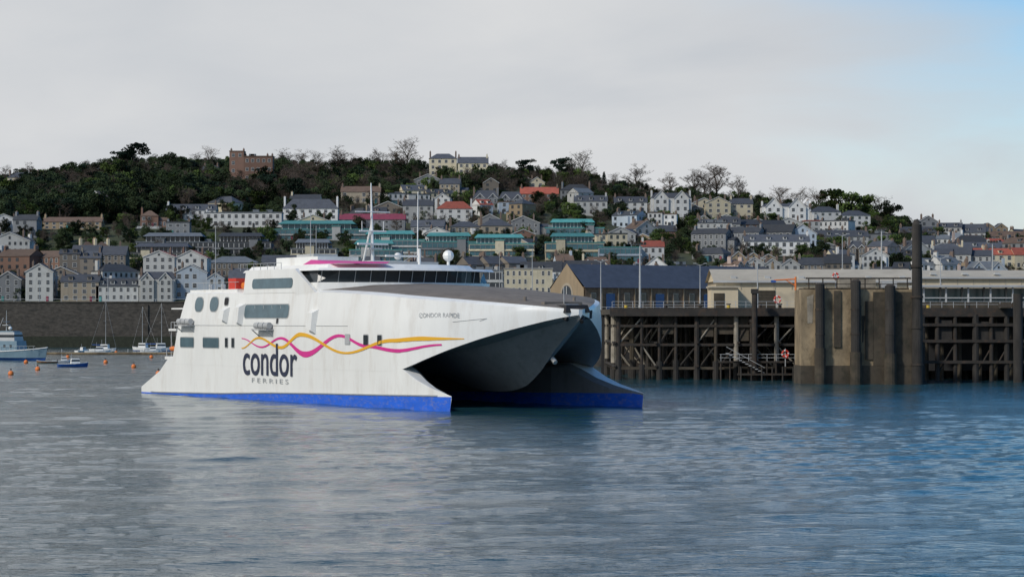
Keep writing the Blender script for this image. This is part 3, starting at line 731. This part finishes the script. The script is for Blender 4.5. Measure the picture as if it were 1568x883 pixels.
a_.obj("bow_mooring_gear",parent=ferry)
for (t0,z0,t1,z1) in ((4.6,10.2,1.2,10.6),(1.2,10.6,1.9,10.3)):
    g=MB(); f=sidey(.04); n=6
    for k in range(n):
        u=k/n;v=(k+1)/n; ta=t0+(t1-t0)*u; tb=t0+(t1-t0)*v; za=z0+(z1-z0)*u; zb=z0+(z1-z0)*v
        g.cyl((-ta,f(-ta,za),za),(-tb,f(-tb,zb),zb),.025,m_lgrey,n=4)
    g.obj("bow_mark_line",parent=ferry)

# ================================================================== PIER
m_steel=mat("dark_pier_steel",(.034,.029,.024),.85,.4,.5,(.12,.065,.035),.6); m_pile=mat("weedy_timber_pile",(.036,.032,.028),.9,.5,.5,(.014,.014,.011),.8,(1,1,.3),bump=.4)
m_concdk=mat("tidal_concrete",(.065,.052,.036),.9,.5,.3,(.018,.022,.013),.9); m_cream=mat("cream_cladding",(.62,.52,.36),.7,.08,.2,(.4,.33,.22),.4,(1,1,.3)); m_creamroof=mat("shed_roof_sheet",(.46,.41,.32),.7,.12,.2,(.3,.25,.18),.5)
m_paleconc=mat("pale_concrete",(.30,.265,.21),.9,.3,.4,(.08,.07,.05),.8)
p=MB()
DZ=12.4
p.box(17.3,150,428,492,DZ-1.0,DZ,m_concdk); p.box(17.1,51,427.5,429.2,DZ-1.3,DZ+.15,m_steel); p.box(69,150,421,428.01,DZ-1.4,DZ+.1,m_steel)
random.seed(5)
for r_,y in enumerate((428.8,437,446,456,468)):
    x=18.0+U(0,1)
    while x<(52 if r_<1 else 150):
        q_=R(); mm=m_paleconc if q_<.25 else m_concdk if q_<.6 else m_steel
        p.cyl((x,y,-2),(x,y,DZ-1.0),U(.22,.5),mm,n=8)
        p.cyl((x,y,-2),(x,y,U(2,3.5)),.55,m_pile,n=8)
        x2=x+U(2.6,4.6)
        if R()<.75:
            if R()<.5: p.cyl((x,y+.1,1.5),(x2,y+.1,6),.15,m_steel,n=5)
            else: p.cyl((x2,y+.1,1.5),(x,y+.1,6),.15,m_paleconc,n=5)
        if R()<.6: p.cyl((x,y+.1,6.2),(x2,y+.1,10.8),U(.1,.2),m_steel if R()<.6 else m_paleconc,n=5)
        if R()<.35: p.box(x+.4,x2-.4,y+.2,y+.5,U(6.5,8),DZ-1.2,m_concdk)
        x=x2
    for z in(2.0,6.1,9.4): p.box(17.6,52 if r_<1 else 150,y-.3,y+.3,z-.22,z+.22,m_steel if r_ or z>5 else m_concdk)
for x in np.arange(18,52,7.2):
    for z in(2.0,6.1): p.box(x-.2,x+.2,428,468,z+.23,z+.55,m_steel)
x=70.5
while x<150:
    p.cyl((x,421.4,-2),(x,421.4,DZ-1),U(.35,.65),m_steel if R()<.6 else m_pile); p.cyl((x+1.3,424.5,-2),(x+1.3,424.5,DZ-1),.4,m_concdk)
    if R()<.6: p.cyl((x,421.5,1),(x+3.2,421.5,6.5),.15,m_steel,n=5)
    if R()<.5: p.box(x+.5,x+2.6,421.6,422,6.9,U(9,11),m_pile)
    x+=U(2.2,4.0)
for z in(3.2,6.8,9.6): p.box(69,150,420.8,421.9,z-.25,z+.25,m_steel)
p.box(17.3,150,475,476,-2,DZ-1.01,m_opening_shade)  # near-black sheet added as the shade behind the piles
p.box(69,150,432,432.3,1.5,DZ-1.01,m_opening_shade)  # another dark sheet, painted shade below the right-hand deck
for x in np.arange(17.5,51,1.8): p.cyl((x,428.3,DZ+.1),(x,428.3,DZ+1.25),.05,m_rail,n=4)
for z in(.7,1.25): p.cyl((17.5,428.3,DZ+z),(51,428.3,DZ+z),.04,m_rail,n=4)
for x in np.arange(70,150,2.0): p.cyl((x,421.6,DZ+.1),(x,421.6,DZ+1.2),.05,m_rail,n=4)
for z in(.7,1.2): p.cyl((70,421.6,DZ+z),(150,421.6,DZ+z),.04,m_rail,n=4)
m_yel=mat("yellow_bollard",(.6,.42,.05),.6,.1)
for x in (20,27,33,38,43.5,47,73,80,88,96): p.cyl((x,429.6,DZ),(x,429.6,DZ+.7),.3,m_yel if R()<.6 else m_steel,n=8); p.cyl((x,429.6,DZ+.7),(x,429.6,DZ+.9),.42,m_steel,n=8)
p.obj("jetty_pier")
l_=MB()
l_.box(36,50.8,424.5,427.4,3.0,3.3,m_steel); l_.box(39,50.8,422.5,424.4,.9,1.2,m_steel)
for x in np.arange(36.2,51,1.6):
    l_.cyl((x,424.6,3.3),(x,424.6,4.5),.05,m_rail,n=4); l_.cyl((x,424.7,-1),(x,424.7,3),.15,m_steel,n=5)
for z in(3.9,4.5): l_.cyl((36,424.6,z),(50.8,424.6,z),.05,m_rail,n=4)
for k in range(12): l_.box(37+k*.55,37.5+k*.55,422.8,424.2,4.6-k*.3,4.7-k*.3,m_rail)
l_.cyl((37,422.8,5.8),(43.6,422.8,2.2),.05,m_rail,n=4)
for k in range(7): l_.cyl((39.5+k*1.8,422.6,-1),(39.5+k*1.8,422.6,2.4),.14,m_pile,n=6)
l_.cyl((47.5,424.4,4.2),(47.5,424.25,4.2),.4,m_red,n=12)
l_.obj("landing_stage")
c_=MB()
c_.box(47.2,65.5,399.5,409,-2,15.4,m_conc); c_.box(47.05,65.65,399.3,409.2,-2,3.0,m_concdk); 
c_.box(49.6,65.3,409.01,421,10,12.6,m_concdk)
c_.box(47.8,65,401,408.5,15.4,15.7,m_concdk)
c_.box(52.5,53.6,399.2,399.48,6,15.2,m_concdk); c_.box(57.6,58.85,399.2,399.48,4,13.5,m_concdk)
c_.box(58.9,65.4,399.25,399.49,3,15.0,m_concdk)
c_.add([(48.2,399.44,9.9),(49.0,399.44,9.9),(49.2,399.44,14.6),(48.1,399.44,14.2)],[(0,1,2,3)],m_paleconc)
for k in range(9):
    x=U(47.6,58); w0=U(.15,.5); z0=U(3,8); z1=z0+U(3,7)
    c_.add([(x,399.46-.003*k,z0),(x+w0*.4,399.46-.003*k,z0),(x+w0,399.46-.003*k,min(z1,15.2)),(x-.1,399.46-.003*k,min(z1,15.3))],[(0,1,2,3)],m_concdk)
for x in np.arange(48.5,65,2.3): c_.cyl((x,400.2,15.4),(x,400.2,17.2),.1,m_steel,n=5)
c_.box(48,65.2,400.05,400.35,17.1,17.35,m_steel); c_.cyl((48,400.2,16.3),(65.2,400.2,16.3),.06,m_steel,n=5)
c_.box(54,60,404,407,15.71,17.4,m_paleconc); c_.box(61,63.5,404,407,15.71,16.8,m_lgrey)
c_.obj("concrete_mooring_dolphin")
f_=MB()
for x,y,zt,r in ((50.1,398.4,16.2,.75),(55.9,398.2,16.7,.8),(61.5,398.3,15.9,.85)):
    f_.cyl((x,y,-2),(x,y,zt),r,m_pile,n=14); f_.cyl((x,y,zt),(x,y,zt+.3),r*1.05,m_steel,r1=r*.6,n=14)
    f_.cyl((x,y,-2),(x,y,U(4.5,6)),r+.17,m_concdk,n=14)
    for z in(8,12): f_.cyl((x,y,z),(x,y,z+.3),r+.06,m_steel,n=14)
f_.obj("fender_piles",smooth=False)
tp=MB()
tp.cyl((66.0,399,-2),(66.0,399,26),.95,m_pile,r1=.8,n=16); tp.cyl((66,399,26),(65.8,399,26.8),.8,m_pile,r1=.35,n=16)
for z in(3,9,14,19): tp.cyl((66,399,z),(66,399,z+.35),1.02,m_steel,n=16)
tp.obj("tall_guide_pile")
tp=MB()
tp.cyl((84.5,409,-2),(84.5,409,14.8),.8,m_pile,n=14); tp.box(83.6,85.4,409.8,421,12.6,13.2,m_steel); tp.obj("guide_pile")
bp=MB(); bp.cyl((42,424,-1),(42,424,15),.5,m_steel,n=10); bp.box(41.4,42.6,423.4,424.6,15,15.8,m_pile); bp.box(41.5,42.5,424,428,10,10.5,m_steel); bp.obj("mooring_post")
def shed(name,x0,x1,y0,y1,zb,h,rh,doors=3,wm=m_cream,rm=m_creamroof):
    g=MB(); g.box(x0,x1,y0,y1,zb,zb+h,wm); ym=(y0+y1)/2; o=.5
    g.add([(x0-o,y0-o,zb+h-.1),(x1+o,y0-o,zb+h-.1),(x1+o,y1+o,zb+h-.1),(x0-o,y1+o,zb+h-.1),(x0-o,ym,zb+h+rh),(x1+o,ym,zb+h+rh)],[(0,1,5,4),(2,3,4,5),(0,3,2,1)],rm)
    g.add([(x0,y0,zb+h),(x0,y1,zb+h),(x0,ym,zb+h+rh-.1),(x1,y0,zb+h),(x1,y1,zb+h),(x1,ym,zb+h+rh-.1)],[(0,2,1),(3,4,5)],wm)
    g.box(x0-.6,x1+.6,y0-.75,y0-.52,zb+h-.35,zb+h,m_lgrey)
    for i in range(doors):
        cx=x0+(x1-x0)*(i+.5)/doors; g.box(cx-1.8,cx+1.8,y0-.12,y0-.02,zb,zb+3.6,m_lgrey if i%2 else m_concdk)
        for k in range(6): g.box(cx-1.8,cx+1.8,y0-.16,y0-.121,zb+.5+k*.55,zb+.56+k*.55,m_steel)
    for x in np.arange(x0+1.5,x1,3.2): g.box(x-.06,x+.06,y0-.1,y0-.02,zb+3.8,zb+h-.4,m_creamroof)
    for x in np.arange(x0+3,x1,6.4): g.box(x,x+1,y0+2,y0+4,zb+h+.5,zb+h+.95,m_lgrey)
    return g.obj(name)
shed("cream_warehouse",38.5,76,462,482,DZ,5.4,2.4,2)
shed("cream_warehouse",62,112,490,512,DZ,6.6,1.6,5)
g=MB(); g.box(37,42,455,461.9,DZ,DZ+4,m_cream); g.box(36.6,42.3,454.6,461.95,DZ+4,DZ+4.3,m_creamroof); g.box(37.5,39.5,454.9,454.99,DZ,DZ+3,m_concdk); g.obj("warehouse_porch")
g=MB()
for x in np.arange(74,150,4.0):
    g.box(x-.15,x+.15,440,440.4,DZ,DZ+3.9,m_rail); g.box(x-.15,x+.15,446,446.4,DZ,DZ+3.9,m_lgrey)
g.box(72.5,150,439,447.5,DZ+3.9,DZ+4.3,m_lgrey); g.box(73,150,446.5,446.8,DZ,DZ+3.8,M_tealglass); g.box(73,150,439.9,440.1,DZ+0,DZ+1.2,m_concdk); g.box(73,150,439.95,440.05,DZ+1.9,DZ+2.1,m_lgrey)
g.obj("passenger_walkway")
g=MB(); m_bst=mat("brown_rubble_stone",(.19,.125,.075),.9,.4,1.0,(.07,.05,.035),.5); m_bslate=mat("blue_slate",(.055,.066,.09),.6,.2,.5); m_door=mat("blue_door",(.04,.09,.2),.6)
L_,Wd,h=58,14,6.2; rhh=5.6
g.box(0,L_,0,Wd,-2,h,m_bst)
g.add([(-.3,-.5,h-.2),(L_+.3,-.5,h-.2),(L_+.3,Wd+.5,h-.2),(-.3,Wd+.5,h-.2),(-.3,Wd/2,h+rhh),(L_+.3,Wd/2,h+rhh)],[(0,1,5,4),(2,3,4,5),(0,3,2,1)],m_bslate)
g.add([(-.35,0,-1),(-.35,Wd,-1),(-.35,Wd,h-.4),(-.35,Wd/2,h+rhh+.1),(-.35,0,h-.4)],[(4,3,2,1,0)],WALLS['tan'])
g.add([(L_,0,h),(L_,Wd,h),(L_,Wd/2,h+rhh-.1)],[(0,1,2)],m_bst)
def arch(r,zb,zt,x,mm):
    pts=[(x,Wd/2-r,zb),(x,Wd/2+r,zb)]+[(x,Wd/2+r*math.cos(math.pi*k/10),zt+r*math.sin(math.pi*k/10)) for k in range(11)]
    g.add(pts,[tuple(range(len(pts)))[::-1]],mm)
arch(2.6,.5,4.6,-.42,WALLS['beige']); arch(2.0,.8,4.6,-.46,M_glass); g.box(-.5,-.47,Wd/2-.1,Wd/2+.1,.8,6.4,M_frame); g.box(-.52,-.471,Wd/2-1.9,Wd/2+1.9,3,3.2,M_frame)
for i in range(11):
    x=2.5+i*5; g.box(x-.8,x+.8,-.12,-.02,2.4,4.8,WALLS['beige']); g.box(x-.6,x+.6,-.18,-.13,2.6,4.6,M_glass)
    if i%3==1: g.box(x-1.3,x+1.3,-.24,-.19,0,4.6,m_door)
    g.box(x+2.3,x+2.6,-.25,0,0,h-.2,WALLS['tan'])
g.obj("stone_warehouse",(17.5,588,12.2),math.radians(34))
g=MB(); g.box(12,170,545,640,-3,12.2,m_quay); 
for x in range(12,170,3): g.cyl((x,545.3,12.2),(x,545.3,13.3),.05,m_rail,n=4)
g.cyl((12,545.3,13.3),(170,545.3,13.3),.05,m_rail,n=4)
g.obj("harbour_mole")
def plain(name,px0,px1,ptop,d,zb,st,bays,roof,wall,rm,**k):
    X0=(px0-784)/F*d;X1=(px1-784)/F*d; h=CAMH+(490-ptop)*d/F-zb
    build_house(name,(X0+X1)/2,d,zb,X1-X0,h,12,st,bays,roof,wall,rm,**k)
plain("cream_harbour_office",772,846,412,960,17,4,8,'flat','cream','pale',chim=0,found=3)
plain("stone_warehouse",600,700,420,1005,17,3,9,'eaves','stone','slate',chim=0,found=3)
plain("office_block",700,770,415,1000,17,3,7,'flat','pale','lead',chim=0,found=3,modern=True)
plain("slate_roof_terrace",905,985,425,980,17,3,7,'eaves','beige','slate',chim=2,found=3)

def lamp(name,X,Y,z,h,arm=1.2,flood=False):
    g=MB(); g.cyl((0,0,0),(0,0,h),.16 if not flood else .22,m_lgrey,r1=.07 if not flood else .12,n=8); g.cyl((0,0,0),(0,0,.6),.28,m_lgrey,n=8)
    if flood:
        g.box(-1.1,1.1,-.15,.15,h,h+.2,m_lgrey)
        for k in(-.9,-.3,.3,.9): g.box(k-.22,k+.22,-.4,-.16,h+.1,h+.5,m_steel)
    else:
        for q in(-1,1): g.cyl((0,0,h-.2),(q*arm,0,h+.25),.06,m_lgrey,n=6); g.box(q*arm-.35,q*arm+.35,-.15,.15,h+.2,h+.35,m_lgrey)
    g.obj(name,(X,Y,z))
for px,top,d,zb,fl in [(980,375,440,DZ,True),(920,400,560,12.2,False),(1072,405,560,12.2,False),(1350,352,520,DZ,True),(1160,398,456,DZ,False),(1440,395,455,DZ,False),(1520,372,530,12.2,True),(815,380,950,17,True),(765,385,950,17,False),(330,345,960,17,True),(484,345,960,17,True),(1290,360,530,12.2,False),(620,385,950,17,False),(540,390,950,17,False),(60,430,945,17,False),(165,425,945,17,False),(265,428,945,17,False)]:
    lamp("floodlight_mast" if fl else "street_lamp",(px-784)/F*d,d,zb,CAMH+(490-top)*d/F-zb,flood=fl)
g=MB(); g.cyl((0,0,0),(0,0,5.6),.18,m_orn); g.cyl((0,0,5.2),(-3.8,0,5.0),.12,m_orn); g.cyl((0,0,4.0),(-1.8,0,5.1),.08,m_orn); g.box(-4.3,-3.5,-.4,.4,4.6,5.0,mat("blue_winch",(.03,.10,.35),.5)); g.cyl((-3.8,0,4.6),(-3.8,0,2.6),.03,m_steel,n=4); g.obj("davit_crane",(49.8,430,DZ))
def lifebuoy(X,Y,z,r=.55):
    g=MB(); n=16
    for k in range(n):
        a=2*math.pi*k/n; b_=2*math.pi*(k+1)/n
        g.cyl((r*math.cos(a),0,r*math.sin(a)),(r*math.cos(b_),0,r*math.sin(b_)),.16,m_red if k%4 else m_white,n=6)
    g.box(-.06,.06,.1,.2,-2.2,.9,m_rail); g.obj("lifebuoy",(X,Y,z))
lifebuoy(53.0,401,17.6,.45); lifebuoy(46.5,429,DZ+1.6); lifebuoy(47.2,423,4.6)
# ================================================================== boats
m_bwhite=mat("boat_white",(.75,.75,.72),.4,.05); m_bblue=mat("boat_blue",(.02,.08,.28),.4,.1); m_bgrey=mat("patrol_grey",(.15,.235,.29),.5,.1); m_bgreen=mat("boat_green",(.04,.16,.11),.5,.1); m_wood=mat("varnished_wood",(.2,.1,.05),.5,.2)
def hull(g,L_,B,H,mm,deckm,boot=None):
    st=[0,.08,.3,.55,.8,.93,1.0]; wv=[.72,.85,1,1,.72,.35,.02]; sh=[.9,.88,.86,.9,1.05,1.18,1.28]
    secs=[]
    for u,wq,hq in zip(st,wv,sh):
        x=-L_/2+L_*u; b_=B/2*wq; z=H*hq; rk=L_*.05*(u>.9)
        secs.append([(x-rk,0,-.5),(x-rk*.6,-b_*.7,-.1),(x-rk*.4,-b_*.92,H*.25),(x,-b_,z),(x,0,z+.02),(x,b_,z),(x-rk*.4,b_*.92,H*.25),(x-rk*.6,b_*.7,-.1)])
    n=8; off=len(g.v); g.v+=[p_ for s in secs for p_ in s]
    for j in range(len(secs)-1):
        for i in range(n):
            f=[off+j*n+i,off+(j+1)*n+i,off+(j+1)*n+(i+1)%n,off+j*n+(i+1)%n]
            m2=deckm if i in(3,4) else (boot or mm) if i in(0,7,1,6) else mm
            g.f.append(f); g.m.append(g.mi(m2))
    g.f.append([off+i for i in range(n)]); g.m.append(g.mi(mm))
    for s,s2 in zip(secs,secs[1:]):
        for k in(3,5): g.cyl(s[k],s2[k],.06*max(1,H),m_bwhite,n=4)
def wpos(px,d): return ((px-784)/F*d,d,0)
g=MB(); hull(g,26,6.5,2.6,m_bgrey,m_lgrey,m_bblue)
g.box(-8,5,-2.3,2.3,2.3,5.0,m_bgrey,taper=.25); g.box(-3,4,-2,2,5.0,7.3,m_lgrey,taper=.3); g.box(-2.8,3.85,-1.9,1.9,5.9,6.6,m_sglass); g.box(-1,3.2,-1.5,1.5,7.3,7.6,m_bgrey)
for x in(-7,-5,-3,-1,1,3): g.box(x-.3,x+.3,-2.3,-2.22,3.4,4.0,m_sglass)
g.cyl((0,0,7.5),(0,0,13),.14,m_lgrey,r1=.05); g.cyl((-3,0,7),(-1,0,11),.08,m_lgrey); g.cyl((0,-1.4,10),(0,1.4,10),.06,m_lgrey); g.sphere((1.2,0,8.3),.5,m_bwhite); g.box(-.9,.9,-.6,.6,9,9.2,m_lgrey)
for x in np.arange(-12,12,1.5): g.cyl((x,-2.6,2.5),(x,-2.6,3.5),.04,m_rail,n=4)
g.cyl((-12,-2.6,3.5),(11,-2.6,3.7),.04,m_rail,n=4); g.box(-11,-9,-1.4,1.4,2.4,3.5,m_bgreen)
o=g.obj("patrol_boat",wpos(10,640),math.radians(-25))
def motorboat(name,px,d,L_,rz,mm,boot=None,cab=True,mast=0):
    g=MB(); B=L_*.33; H=L_*.12; hull(g,L_,B,H,mm,m_lgrey,boot)
    if cab:
        g.box(-L_*.08,L_*.22,-B*.33,B*.33,H*.9,H*.9+L_*.17,m_bwhite,taper=.15); g.box(-L_*.07,L_*.205,-B*.335,B*.335,H+L_*.07,H+L_*.12,m_sglass,taper=.08)
        g.cyl((-L_*.05,0,H),(-L_*.05,0,H+L_*.33),.04,m_rail,n=4)
    else: 
        for k in(-.2,.1): g.box(L_*k-.15,L_*k+.15,-B*.4,B*.4,H*.75,H*.82,m_wood)
        g.box(-L_*.53,-L_*.48,-.2,.2,H*.3,H*1.5,m_steel)
    if mast:
        g.cyl((L_*.1,0,H),(L_*.1,0,mast),.09,m_rail,r1=.05,n=6); g.cyl((L_*.1,0,H+1.2),(-L_*.42,0,H+1.3),.12,m_bblue,n=6)
        g.cyl((L_*.5,0,H*1.2),(L_*.1,0,mast*.97),.025,m_rail,n=3); g.cyl((-L_*.5,0,H),(L_*.1,0,mast),.025,m_rail,n=3); g.cyl((L_*.05,-.9,mast*.6),(L_*.05,.9,mast*.6),.04,m_rail,n=4)
    g.obj(name,wpos(px,d),rz)
motorboat("motor_boat",112,545,6.8,math.radians(20),m_bblue,m_bblue); motorboat("rowing_boat",72,590,5,math.radians(200),m_wood,m_bgreen,False); motorboat("motor_boat",96,600,5,math.radians(15),m_bwhite,m_bblue)
motorboat("sailing_yacht",158,800,9,math.radians(-12),m_bwhite,m_bgreen,True,17); motorboat("sailing_yacht",222,830,9.5,math.radians(160),m_bwhite,m_bblue,True,15); motorboat("sailing_yacht",243,815,10,math.radians(20),m_bwhite,m_bblue,True,16); motorboat("motor_boat",126,790,6,math.radians(60),m_bwhite,m_bwhite)
motorboat("motor_boat",232,780,7,math.radians(10),m_bwhite,m_bblue); motorboat("fishing_boat",150,760,8,math.radians(5),m_bwhite,m_bgreen)
g=MB(); g.box(-168,-98,738,742,-.5,.7,m_concdk)
for x in np.arange(-166,-98,5): g.cyl((x,740,.7),(x,740,1.7),.12,m_rail,n=6)
g.box(-168,-98,737.8,738.02,.2,.75,m_conc); g.obj("floating_pontoon")
for px,py in((17,574),(58,567),(162,556),(205,563),(243,574),(104,548),(232,548),(178,541),(40,556)):
    d=CAMH*F/(py-490); g=MB(); g.sphere((0,0,.3),.55,m_orn,n=12,k=8); g.cyl((0,0,.8),(0,0,1.15),.1,m_steel); g.cyl((-.15,0,1.2),(.15,0,1.2),.06,m_steel,n=5); g.obj("mooring_buoy",wpos(px,d))
print("done",len(bpy.data.objects))
